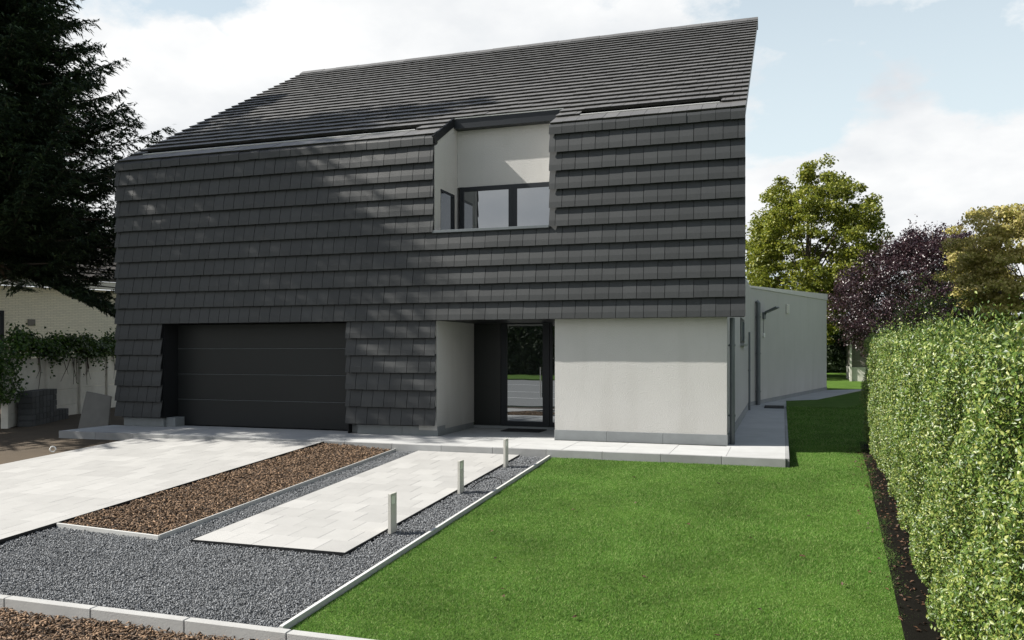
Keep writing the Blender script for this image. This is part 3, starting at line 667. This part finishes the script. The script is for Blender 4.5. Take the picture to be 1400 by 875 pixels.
# downpipes on the side
def pipe(pts, r, clips):
    d = part('downpipe', MB().tube(pts, r, 12), 'pipe', H, smooth=False)
    for z in clips: put('bracket', MB().tube([(pts[-1][0], pts[-1][1], z-.02), (pts[-1][0], pts[-1][1], z+.02)], r*1.25, 12).box(pts[-1][0]-.08, pts[-1][0], pts[-1][1]-.015, pts[-1][1]+.015, z-.012, z+.012).mesh('bracket', 'pipe'), d)
    return d
pipe([(-.92, 16.42, ZS), (-.92, 16.42, .0)], .05, (1.9, .55))
pipe([(-.95, 25.9, 2.35), (-.95, 25.9, .0)], .03, (1.2,))
pp = AP(.55, .09, 0)
pipe([(pp.x-.06, pp.y, 3.42), (pp.x, pp.y, 3.36), (pp.x, pp.y, .0)], .07, (2.9, 1.7, .45))
sw2 = part('side_window', MB().box(-1.0, -.985, 21.3, 23.3, 1.98, 2.62), 'frame', H)
put('pane', B(-.985, -.98, 21.38, 23.22, 2.05, 2.55).mesh('pane', 'nglass'), sw2)
put('window_sill', B(-1.0, -.90, 21.2, 23.4, 1.92, 1.975).mesh('window_sill', 'zinc', .004), sw2)

tag(put('doormat', B(-5.95, -5.05, 17.35, 17.95, .004, .022).mesh('doormat', 'mat', .004)), 'black doormat in front of the glazed front door', 'doormat')
tag(put('floor_grate', B(-.55, .04, 26.9, 28.1, .004, .02).mesh('floor_grate', 'mat', .003)), 'dark flat grate on the side path beside the extension', 'grate')

# ------------------------------------------------------------------ bollards, cable
def bollard(y, label):
    z = zl(y)-.01
    b = thing('bollard_light', label, 'bollard light', (-4.48, y, z), 'low bollard lights along the garden path')
    part('post', MB().box(-4.50, -4.462, y-.08, y+.08, z, z+.345).box(-4.50, -4.462, y-.08, y+.08, z+.445, z+.475).box(-4.50,-4.487,y-.08,y+.08,z+.346,z+.444)
         .box(-4.4865,-4.462,y-.08,y-.052,z+.346,z+.444).box(-4.4865,-4.462,y+.052,y+.08,z+.346,z+.444), 'bollard', b, .0012)
    part('lens', B(-4.486, -4.466, y-.051, y+.051, z+.347, z+.443), 'lens', b)
    return b
bollard(9.04, 'nearest of the three pale bollard lights, at the front end of the paved path')
bollard(11.27, 'middle one of the three pale bollard lights beside the paved path')
bollard(13.35, 'farthest of the three pale bollard lights, close to the terrace edge')
zc = zl(12.0)
tag(put('cable_loop', MB().tube([(-4.43, 11.55, zc-.03), (-4.40, 11.75, zc+.035), (-4.33, 11.95, zc+.075), (-4.22, 12.08, zc+.075), (-4.12, 12.05, zc+.05), (-4.07, 11.93, zc-.0), (-4.06, 11.85, zc-.04)], .008, 6).mesh('cable_loop', 'dark')), 'black cable loop sticking out of the gravel beside the lawn edging', 'cable')

# ------------------------------------------------------------------ hedge
hx = lambda y: 1.20+.040*(y-7.4)           # foot of the hedge face
hz0 = lambda y: zg(0, y)
htop = lambda y: 1.80+.020*(y-5)
HY0, HY1, HT = 3.6, 17.6, 1.5
hd = thing('hedge', 'tall clipped green hedge along the right side of the lawn', 'hedge', (1.9, 10.5, -.35))
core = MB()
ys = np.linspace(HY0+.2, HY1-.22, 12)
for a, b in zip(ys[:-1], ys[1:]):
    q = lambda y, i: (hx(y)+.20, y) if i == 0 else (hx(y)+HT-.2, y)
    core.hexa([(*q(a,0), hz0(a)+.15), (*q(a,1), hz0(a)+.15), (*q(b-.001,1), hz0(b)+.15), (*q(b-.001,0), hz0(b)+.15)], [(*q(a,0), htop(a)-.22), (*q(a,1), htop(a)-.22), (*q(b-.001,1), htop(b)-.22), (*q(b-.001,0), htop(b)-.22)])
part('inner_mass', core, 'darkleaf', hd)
def hedge_leaves(nf, ntop, nend):
    u = np.concatenate([rng.power(1.0, nf), rng.uniform(size=ntop), rng.uniform(size=nend)])
    # face: more leaves nearer to the street end
    yf = HY0+(HY1-HY0)*rng.uniform(size=nf)**1.35; zf = rng.uniform(size=nf)**.92
    lump = lambda y, z: .085*np.sin(y*2.1+z*3)*np.sin(z*4.2+y*1.3)+.045*np.sin(y*6.3+z*5.1)+.03*np.sin(y*11+3)*np.sin(z*9)
    dep = np.abs(rng.normal(0, .085, nf))-.03
    zz_ = hz0(yf)+.06+zf*(htop(yf)-hz0(yf)-.06)
    foot = .10*np.exp(-((zz_-hz0(yf))/.22)**1)        # thinner towards the foot
    C1 = np.stack([hx(yf)-lump(yf, zz_)+dep+foot, yf, zz_], -1); N1 = np.tile([-1, -.15, .45], (nf, 1))
    yt = HY0+(HY1-HY0)*rng.uniform(size=ntop)**1.3; xt = rng.uniform(0, HT, ntop)
    hgt = .06*np.sin(yt*2.3+xt*3)+.05*np.sin(yt*5.1+xt*2)+np.where(rng.uniform(size=ntop) < .18, rng.exponential(.09, ntop), 0)
    C2 = np.stack([hx(yt)+xt, yt, htop(yt)+hgt-np.abs(rng.normal(0, .07, ntop))], -1); N2 = np.tile([-.2, -.1, 1.0], (ntop, 1))
    xe = rng.uniform(0, HT, nend); ze = rng.uniform(size=nend)
    C3 = np.stack([hx(HY1)+xe, HY1+rng.normal(0, .06, nend), hz0(HY1)+.05+ze*(htop(HY1)-hz0(HY1))], -1); N3 = np.tile([0, 1., .3], (nend, 1))
    C = np.concatenate([C1, C2, C3]); Nn = np.concatenate([N1, N2, N3])
    n = len(C); Nn = Nn+rdir(n)*.85; Nn /= np.linalg.norm(Nn, axis=1, keepdims=True)
    D = rdir(n)+np.array([-.35, 0, .55]); D -= Nn*np.sum(D*Nn, 1, keepdims=True)*.7
    L = rng.uniform(.019, .042, n)
    return leaf_cards(C, D, Nn, L, L*rng.uniform(.42, .6, n), .22)
hl = hedge_leaves(190000, 42000, 7000)
put('foliage', np_mesh('foliage', hl, LF, 'hedge'), hd)
# upright shoots on top
sh = []
for _ in range(420):
    y = HY0+(HY1-HY0)*random.random()**1.2; x = hx(y)+random.uniform(.0, HT); z = htop(y); h = random.uniform(.08, .30)
    n = 14; t = rng.uniform(0, 1, n); C = np.stack([x+rng.normal(0, .02, n)+t*random.gauss(0, .04), y+rng.normal(0, .02, n), z+t*h], -1)
    D = rdir(n); D[:,2] = np.abs(D[:,2])+.5; sh.append(leaf_cards(C, D, rdir(n), rng.uniform(.03, .06, n), rng.uniform(.014, .024, n)))
put('top_shoots', np_mesh('top_shoots', np.concatenate(sh), LF, 'hedge'), hd)
st = MB()
for _ in range(60):
    y = random.uniform(HY0+.3, HY1-.3); x = hx(y)+random.uniform(.12, .5); z = float(hz0(y))-.05
    st.tube([(x, y, z), (x+random.gauss(0, .05), y+random.gauss(0, .06), z+.35), (x+random.gauss(0, .1), y+random.gauss(0, .1), z+.8)], [.014, .011, .006], 5, False)
part('stems', st, 'trunk', hd)['kind'] = 'stuff'

# ------------------------------------------------------------------ trees
def conifer(x, y, z, h, rmax, label, seed, zlow=1.2, prof=None, n_wh=46, hang=()):
    rr = random.Random(seed); rg = np.random.default_rng(seed)
    t = thing('spruce_tree', label, 'tree', (x, y, z))
    part('trunk', MB().tube([(x, y, z-.2), (x+.03, y, z+h*.5), (x, y, z+h)], [.30, .17, .02], 10), 'trunk', t)
    bm_ = MB(); CC = []; DD = []; LL = []
    for i in range(n_wh):
        f = i/(n_wh-1); zz_ = zlow+(h-zlow-.3)*f**.95
        r0 = rmax*(prof(f) if prof else (1-f)**.85*(.75+.25*min(1, f*6)))
        for k in range(rr.randint(7, 9)):
            a = rr.uniform(0, 2*math.pi); L = max(.35, r0*rr.uniform(.72, 1.13))
            droop = rr.uniform(.12, .34)*(1-f*.8); base = Vector((x, y, z+zz_+rr.uniform(-.15, .15)))
            if i == 0 and k < len(hang): a = hang[k][0]; L = hang[k][2]; base.z = z+hang[k][1]; droop = .42
            d = Vector((math.cos(a), math.sin(a), 0)); side = Vector((-d.y, d.x, 0))
            hg = i == 0 and k < len(hang)
            def P(s): return base+d*(L*s)+Vector((0, 0, -L*(.46*s**1.15-.05*max(0, s-.8)))) if hg else base+d*(L*s)+Vector((0, 0, L*(-droop*math.sin(s*2.4)*1.0+.16*max(0, s-.55)*2)))
            bm_.tube([P(0), P(.35), P(.7), P(.97)], [.045*(1-f)+.015, .03*(1-f)+.01, .015, .006], 5, False)
            nt_ = max(5, int(L*6.5))*(3 if hg else 1)
            for j in range(nt_):
                s = .12+.88*(j+rr.random())/nt_; p = P(s); tl = (.30+.75*(1-s))*min(1, L/2.2)*rr.uniform(.6, 1.2)+.08
                for sg in (-1, 1):
                    td = (d*rr.uniform(.55, .95)+side*sg*rr.uniform(.5, 1.0)+Vector((0,0,rr.uniform(-.42, .05)))).normalized()
                    m = max(5, int(tl*(40 if seed == 5 else 28))); q = rg.uniform(0, 1, m)
                    C_ = np.array(p)[None]+np.array(td)[None]*(tl*q)[:, None]+rg.normal(0, .022, (m, 3))
                    D_ = np.array(td)[None]+rg.normal(0, .42, (m, 3)); D_[:,2] -= .1
                    CC.append(C_); DD.append(D_); LL.append(rg.uniform(.09, .19, m))
            # leader of the branch
            m = 10; q = rg.uniform(.8, 1.04, m); C_ = np.array([P(v) for v in q]); CC.append(C_); DD.append(np.array(d)[None]+rg.normal(0, .35, (m, 3))); LL.append(rg.uniform(.09, .18, m))
    part('branches', bm_, 'trunk', t)
    C_ = np.concatenate(CC); D_ = np.concatenate(DD); L_ = np.concatenate(LL); n = len(C_)
    Nn = rdir(n)*.6+np.array([0, 0, 1.])
    D_ /= np.linalg.norm(D_, axis=1, keepdims=True); S_ = np.cross(D_, Nn); S_ /= np.linalg.norm(S_, axis=1, keepdims=True)+1e-9
    L_ = L_[:, None]; tri = np.stack([C_-D_*L_*.45-S_*L_*.17, C_-D_*L_*.45+S_*L_*.17, C_+D_*L_*.75], 1)
    put('crown', np_mesh('crown', tri, 3, 'spruce'), t)
    return t
profA = lambda f: (.98+.06*math.sin(f*9))*(1.0 if f < .25 else 1-.92*((f-.25)/.75)**1.15)
conifer(-22.6, 18.6, -.1, 17.0, 4.75, 'broad dark green spruce filling the left edge in front of the white brick house', 5, 5.0, profA, 66, hang=((0.22, 4.9, 4.6), (0.42, 4.6, 4.1), (.0, 5.0, 3.7)))
profB = lambda f: (1.0 if f < .5 else 1-.95*((f-.5)/.5)**1.2)
conifer(-23.4, 13.8, -.2, 22.6, 3.3, 'slimmer dark spruce standing nearer the street than the broad spruce', 9, 3.2, profB, 40)

def decid(name, label, x, y, z, h, zc0, rx, n_cl, per, leaf, m, seed, cr=.5, shoots=0, flat=1.0, trunk='trunk', lean=(0,0), group=None, tr=.22):
    rg = np.random.default_rng(seed); rr = random.Random(seed)
    t = thing(name, label, 'tree', (x, y, z), group)
    zm = (zc0+h)/2; rz = (h-zc0)/2
    # clump centres near the shell of an uneven egg, fewer inside
    cl = []
    bumps = [(rg.normal(size=3), rg.uniform(.1, .34)) for _ in range(9)]
    while len(cl) < n_cl:
        v = rg.normal(size=3); v /= np.linalg.norm(v); r = rg.uniform(.25, 1)**.45
        k = .74+sum(b*max(0, float(v@a)/np.linalg.norm(a)-.55)*2 for a, b in bumps)
        k *= 1.0 if v[2] < 0 else (1-.12*v[2])
        cl.append((x+lean[0]*v[2]+v[0]*rx*k*r, y+v[1]*rx*k*r, z+zm+v[2]*rz*min(k, 1.05)*r))
    cl = np.array(cl)
    tb = MB().tube([(x, y, z-.2), (x+.05, y, z+zc0*.6), (x+lean[0]*.3, y, z+zm*.9), (x+lean[0]*.6, y, z+h*.82)], [tr, tr*.8, tr*.5, .03], 9)
    part('trunk', tb, trunk, t)
    lb = MB()
    for c in cl[:: max(1, n_cl//40)]:
        b0 = Vector((x+.05, y, z+max(zc0*.6, min(h*.7, (c[2]-z)*.62)))); c_ = Vector(c); md = (b0+c_)/2+Vector((rr.gauss(0, .1), rr.gauss(0, .1), .12*rx*.4))
        lb.tube([b0, md, c_], [tr*.26, tr*.13, .012], 5, False)
    part('limbs', lb, trunk, t)
    C_ = []; N_ = []
    for c in cl:
        s = cr*rg.uniform(.55, 1.25); k = int(per*rg.uniform(.6, 1.3))
        v = rg.normal(size=(k, 3)); v /= np.linalg.norm(v, axis=1, keepdims=True); r = s*rg.uniform(.1, 1, (k, 1))**.5
        C_.append(c+v*r*np.array([1.15, 1.15, .7*flat])); N_.append(v*.6+np.array([0, 0, .7]))
    if shoots:
        for _ in range(shoots):
            c = cl[rg.integers(n_cl)]; d = c-np.array([x, y, z+zm*.8]); d = d/np.linalg.norm(d)+np.array([0, 0, .55])+rg.normal(0, .25, 3); d /= np.linalg.norm(d)
            L = rg.uniform(.3, .8); k = int(26*L); q = rg.uniform(0, 1, (k, 1)); C_.append(c+d*L*q*1.2+rg.normal(0, .045, (k, 3))); N_.append(rg.normal(size=(k, 3)))
    C_ = np.concatenate(C_); N_ = np.concatenate(N_); n = len(C_)
    Nn = N_+rdir(n)*.8; D_ = rdir(n); D_[:,2] -= .25
    L_ = leaf*rng.uniform(.6, 1.3, n)
    put('crown', np_mesh('crown', leaf_cards(C_, D_, Nn, L_, L_*.62, .2), LF, m), t)
    return t
decid('broadleaf_tree', 'tall sunlit yellow green broadleaf tree behind the white extension', 1.3, 47.5, .3, 12.0, 1.6, 4.4, 470, 165, .165, 'oak', 3, .52, 110, tr=.28)
decid('purple_beech_tree', 'dark purple leaved beech tree standing beyond the hedge', 6.2, 39.8, .2, 8.2, .7, 4.1, 560, 150, .10, 'beech', 8, .45, 220, tr=.18)
decid('broadleaf_tree', 'tan and olive leaved tree at the right edge behind the hedge', 6.6, 25.4, .1, 6.1, 1.6, 2.6, 430, 170, .09, 'beige', 21, .36, 0, .6, 'greytrunk', tr=.13)
decid('shrub', 'small loose yellow green shrub showing just above the hedge before the purple beech', 4.1, 26.0, .0, 3.9, .5, 1.1, 60, 60, .06, 'hedge', 33, .3, 60, tr=.05)['category'] = 'shrub'
for i, (x_, y_, h_, r_, lb_) in enumerate([(-2.6, 50.5, 6.5, 3.0, 'dark leafy tree hidden low behind the white extension'), (4.2, 53.5, 6.8, 2.9, 'dark leafy tree between the extension and the purple beech'), (9.5, 55, 7.0, 3.6, 'dark leafy tree behind the purple beech and brick shed')]):
    decid('dark_tree', lb_, x_, y_, .3, h_, .1, r_, 230, 90, .17, 'darkleaf', 40+i, .6, 0, group='dark trees closing the back garden', tr=.2)
# background hedge under the trees
def leaf_box(name, x0, x1, y0, y1, z0, z1, n, leaf, m, parent):
    C_ = np.stack([rng.uniform(x0, x1, n), rng.uniform(y0, y1, n), z0+(z1-z0)*rng.uniform(0, 1, n)], -1)
    C_[:,2] += .25*np.sin(C_[:,0]*1.7)*(C_[:,2]-z0)/(z1-z0)
    L_ = leaf*rng.uniform(.6, 1.3, n)
    return put(name, np_mesh(name, leaf_cards(C_, rdir(n), rdir(n)+np.array([0, -.5, .5]), L_, L_*.6, .2), LF, m), parent)
bh = thing('back_hedge', 'dark shaded hedge closing the back lawn under the trees', 'hedge', (2, 56, .4))
part('inner_mass', B(-12, 16, 56.3, 57.2, .2, 3.4), 'darkleaf', bh)
leaf_box('foliage', -12.5, 16.5, 55.7, 57.5, .3, 4.0, 16000, .2, 'darkleaf', bh)

# brick garden building beyond the hedge
GS = thing('garden_building', 'low brick building with pale base and window behind the hedge under the beech', 'shed', (6.2, 46, .38))
part('wall', MB().box(3.35, 9.2, 45.2, 49, .95, 2.35), 'rbrick', GS)
part('base', MB().box(3.33, 9.22, 45.17, 49.02, .2, .95), 'whitepaint', GS)
part('corner_trim', MB().box(3.24, 3.33, 45.1, 45.25, .2, 2.42), 'whitepaint', GS)
part('roof', MB().prism([(3.1,45.0,2.36),(3.1,49.2,2.36),(3.1,47.1,3.3)], (6.3,0,0)), 'nroof', GS)
gw = part('window', MB().box(4.05, 5.1, 45.15, 45.2, 1.35, 2.15), 'whitepaint', GS)
put('pane', B(4.12, 5.03, 45.13, 45.149, 1.45, 2.08).mesh('pane', 'nglass'), gw)

# ------------------------------------------------------------------ left side: neighbour house, fence, ivy, pavers
NH = thing('neighbour_house', 'white brick house with dark tiled roof behind the spruce and concrete fence', 'house', (-27.4, 24.7, 0))
nd = Vector((.47, .883, 0)); nn = Vector((.883, -.47, 0)); N0 = Vector((-27.4, 24.7, 0))
def NP(t, o, z): p = N0+nd*t+nn*o; return Vector((p.x, p.y, z))
def nbox(t0, t1, o0, o1, z0, z1): return MB().hexa([NP(t0,o0,z0), NP(t1,o0,z0), NP(t1,o1,z0), NP(t0,o1,z0)], [NP(t0,o0,z1), NP(t1,o0,z1), NP(t1,o1,z1), NP(t0,o1,z1)])
# wall as its own turned object so that its courses run along it
wm = MB().box(-12, 12, 0, 6, -.2, 4.25).mesh('wall', 'nbrick'); w_ = put('wall', wm, NH, (N0.x, N0.y, 0)); w_.rotation_euler.z = math.atan2(nd.y, nd.x)
part('fascia', nbox(-12.2, 12.2, .0, .45, 4.28, 4.55), 'whitepaint', NH)
nr = part('roof', MB().hexa([NP(-12.3,.5,4.56), NP(12.3,.5,4.56), NP(12.3,-3.2,6.9), NP(-12.3,-3.2,6.9)], [NP(-12.3,.5,4.66), NP(12.3,.5,4.66), NP(12.3,-3.2,7.0), NP(-12.3,-3.2,7.0)]), 'nroof', NH)
rc = MB()
for k in range(11):
    a = k/11; b = (k+1)/11
    p = lambda f, e: (.5-3.7*f, 4.665+2.34*f+e)
    (o0, z0), (o1, z1) = p(a, .05), p(b, .01)
    rc.hexa([NP(-12.3,o0,z0-.05), NP(12.3,o0,z0-.05), NP(12.3,o1,z1-.01), NP(-12.3,o1,z1-.01)], [NP(-12.3,o0,z0), NP(12.3,o0,z0), NP(12.3,o1,z1), NP(-12.3,o1,z1)])
put('tile_course', rc.mesh('tile_course', 'nroof'), nr)
nw = part('window', nbox(-2.7, -1.15, .0, .05, 1.6, 3.3), 'frame', NH)
m_ = nbox(-2.6, -1.25, .051, .06, 1.7, 3.2); put('pane', m_.mesh('pane', 'nglass'), nw)
put('window_sill', nbox(-2.8, -1.05, .0, .12, 1.48, 1.598).mesh('window_sill', 'whitepaint'), nw)
m_ = nbox(-.35, -.1, .0, .05, 2.75, 3.0); put('vent', m_.mesh('vent', 'slab'), NH)

FN = thing('concrete_fence', 'weathered white concrete panel fence with ivy along its top', 'fence', (-19.5, 18, -.1))
F0 = Vector((-18.35, 15.6, 0)); F1 = Vector((-23.4, 26.2, 0)); fdv = (F1-F0).normalized(); fn = Vector((fdv.y, -fdv.x, 0))
def FP(t, o, z): p = F0+fdv*t+fn*o; return Vector((p.x, p.y, z))
def fbox(t0, t1, o0, o1, z0, z1): return MB().hexa([FP(t0,o0,z0), FP(t1,o0,z0), FP(t1,o1,z0), FP(t0,o1,z0)], [FP(t0,o0,z1), FP(t1,o0,z1), FP(t1,o1,z1), FP(t0,o1,z1)])
pitch = 2.3
for k in range(-3, 6):
    t0 = k*pitch
    if k >= 0: put('post', fbox(t0-.07, t0+.07, -.08, .09, -.3, 1.62 if k else 1.35).mesh('post', 'concrete', .008), FN)
    if k < 0: continue
    for j in range(4):
        put('panel', fbox(t0+.072, t0+pitch-.072, -.025, .025, -.25+j*.46, .205+j*.46).mesh('panel', 'concrete', .006), FN)
IV = thing('ivy', 'dark green ivy sprawling over the top of the concrete fence', 'climbing plant', (-19.5, 18, 1.5))
n = 24000; t_a = rng.uniform(-2.2, 10.5, n); dz = rng.normal(0, .2, n); hang = rng.uniform(size=n) < .06
zz_ = 1.93+.08*np.sin(t_a*1.9)+dz*(.65+.3*np.sin(t_a*2.7)); zz_ = np.where(hang, 1.70-rng.exponential(.18, n)*(.5+.5*np.sin(t_a*3.3)), zz_)
lo = t_a < .35; zz_ = np.where(lo, rng.uniform(.55, 1.95, n)+.1*np.sin(t_a*5), zz_)
oo = rng.normal(.03, .15, n)+np.where(hang, .05, 0)
C_ = np.array(F0)[None]+np.array(fdv)[None]*t_a[:,None]+np.array(fn)[None]*oo[:,None]; C_[:,2] = zz_
L_ = rng.uniform(.05, .11, n)
put('foliage', np_mesh('foliage', leaf_cards(C_, rdir(n), rdir(n)*.8+np.array(fn)+np.array([0,0,.6]), L_, L_*.8, .2), LF, 'ivy'), IV)
iv = MB()
for k in range(14):
    t = random.uniform(.2, 9); iv.tube([FP(t, .05, 1.6), FP(t+random.gauss(0,.1), .05, 1.25), FP(t+random.gauss(0,.2), .04, random.uniform(.7, 1.1))], [.012, .009, .005], 5, False)
part('stems', iv, 'trunk', IV)['kind'] = 'stuff'

PS = thing('paver_stack', 'stack of dark concrete blocks piled against the white concrete fence', 'block pile', (-18.1, 16.4, -.1))
for r in range(6):
    for k in range(7):
        t = .28+k*.215+(.02 if r % 2 else 0)
        put('block', fbox(t+.003, t+.207, .16+random.uniform(-.015, .015), .5, -.13+r*.15+.003, -.13+(r+1)*.15-.003).mesh('block', 'darkblock', .006), PS)
for r in range(2):
    for k in range(4):
        t = 1.98+k*.215
        put('block', fbox(t+.003, t+.207, .14+random.uniform(-.015, .015), .4, -.13+r*.15+.003, -.13+(r+1)*.15-.003).mesh('block', 'darkblock', .006), PS)
sl = put('leaning_slab', MB().prism([(-.34,0,0),(.36,0,.0),(.30,0,.86),(-.30,0,.93)], (0,.06,0)).mesh('leaning_slab', 'slab', .01), None, (-15.98, 15.95, -.13))
sl.rotation_euler = (R(-13), R(5), R(24)); tag(sl, 'weathered grey concrete slab leaning beside the left corner of the house', 'slab')
pr_ = put('pipe_end', MB().tube([(0, 0, -.05), (0, 0, .06)], .0, 12).mesh('pipe_end', 'white')); bpy.data.objects.remove(pr_)
rm_ = MB(); 
ang = [2*math.pi*k/18 for k in range(19)]
rm_.tube([(.052*math.cos(a), 0, .052*math.sin(a)+.06) for a in ang], .014, 7, False)
ro = put('pipe_ring', rm_.mesh('pipe_ring', 'white', 0, True), None, (-13.62, 12.62, -.20)); ro.rotation_euler = (0, 0, R(35)); tag(ro, 'small white plastic ring standing at the left edge of the driveway', 'ring')

# ------------------------------------------------------------------ across the street (seen in the glass only)
struct('tree_belt_backing', B(-95, 65, -66.5, -64, -1.3, 6.3).mesh('tree_belt_backing', 'darkleaf'))  # solid leaf-coloured box added behind the far trees to block sky gaps
n = 26000; C_ = np.stack([rng.uniform(-90, 60, n), rng.uniform(-66, -58, n), -1.2+8.5*rng.uniform(0, 1, n)**1.1], -1); C_[:,2] += 1.4*np.sin(C_[:,0]*.35)*(C_[:,2]+1.2)/8
L_ = rng.uniform(.5, 1.0, n)
stuff('far_tree_belt', np_mesh('far_tree_belt', leaf_cards(C_, rdir(n), rdir(n)+np.array([0, .6, .6]), L_, L_*.6, .2), LF, 'darkleaf'))
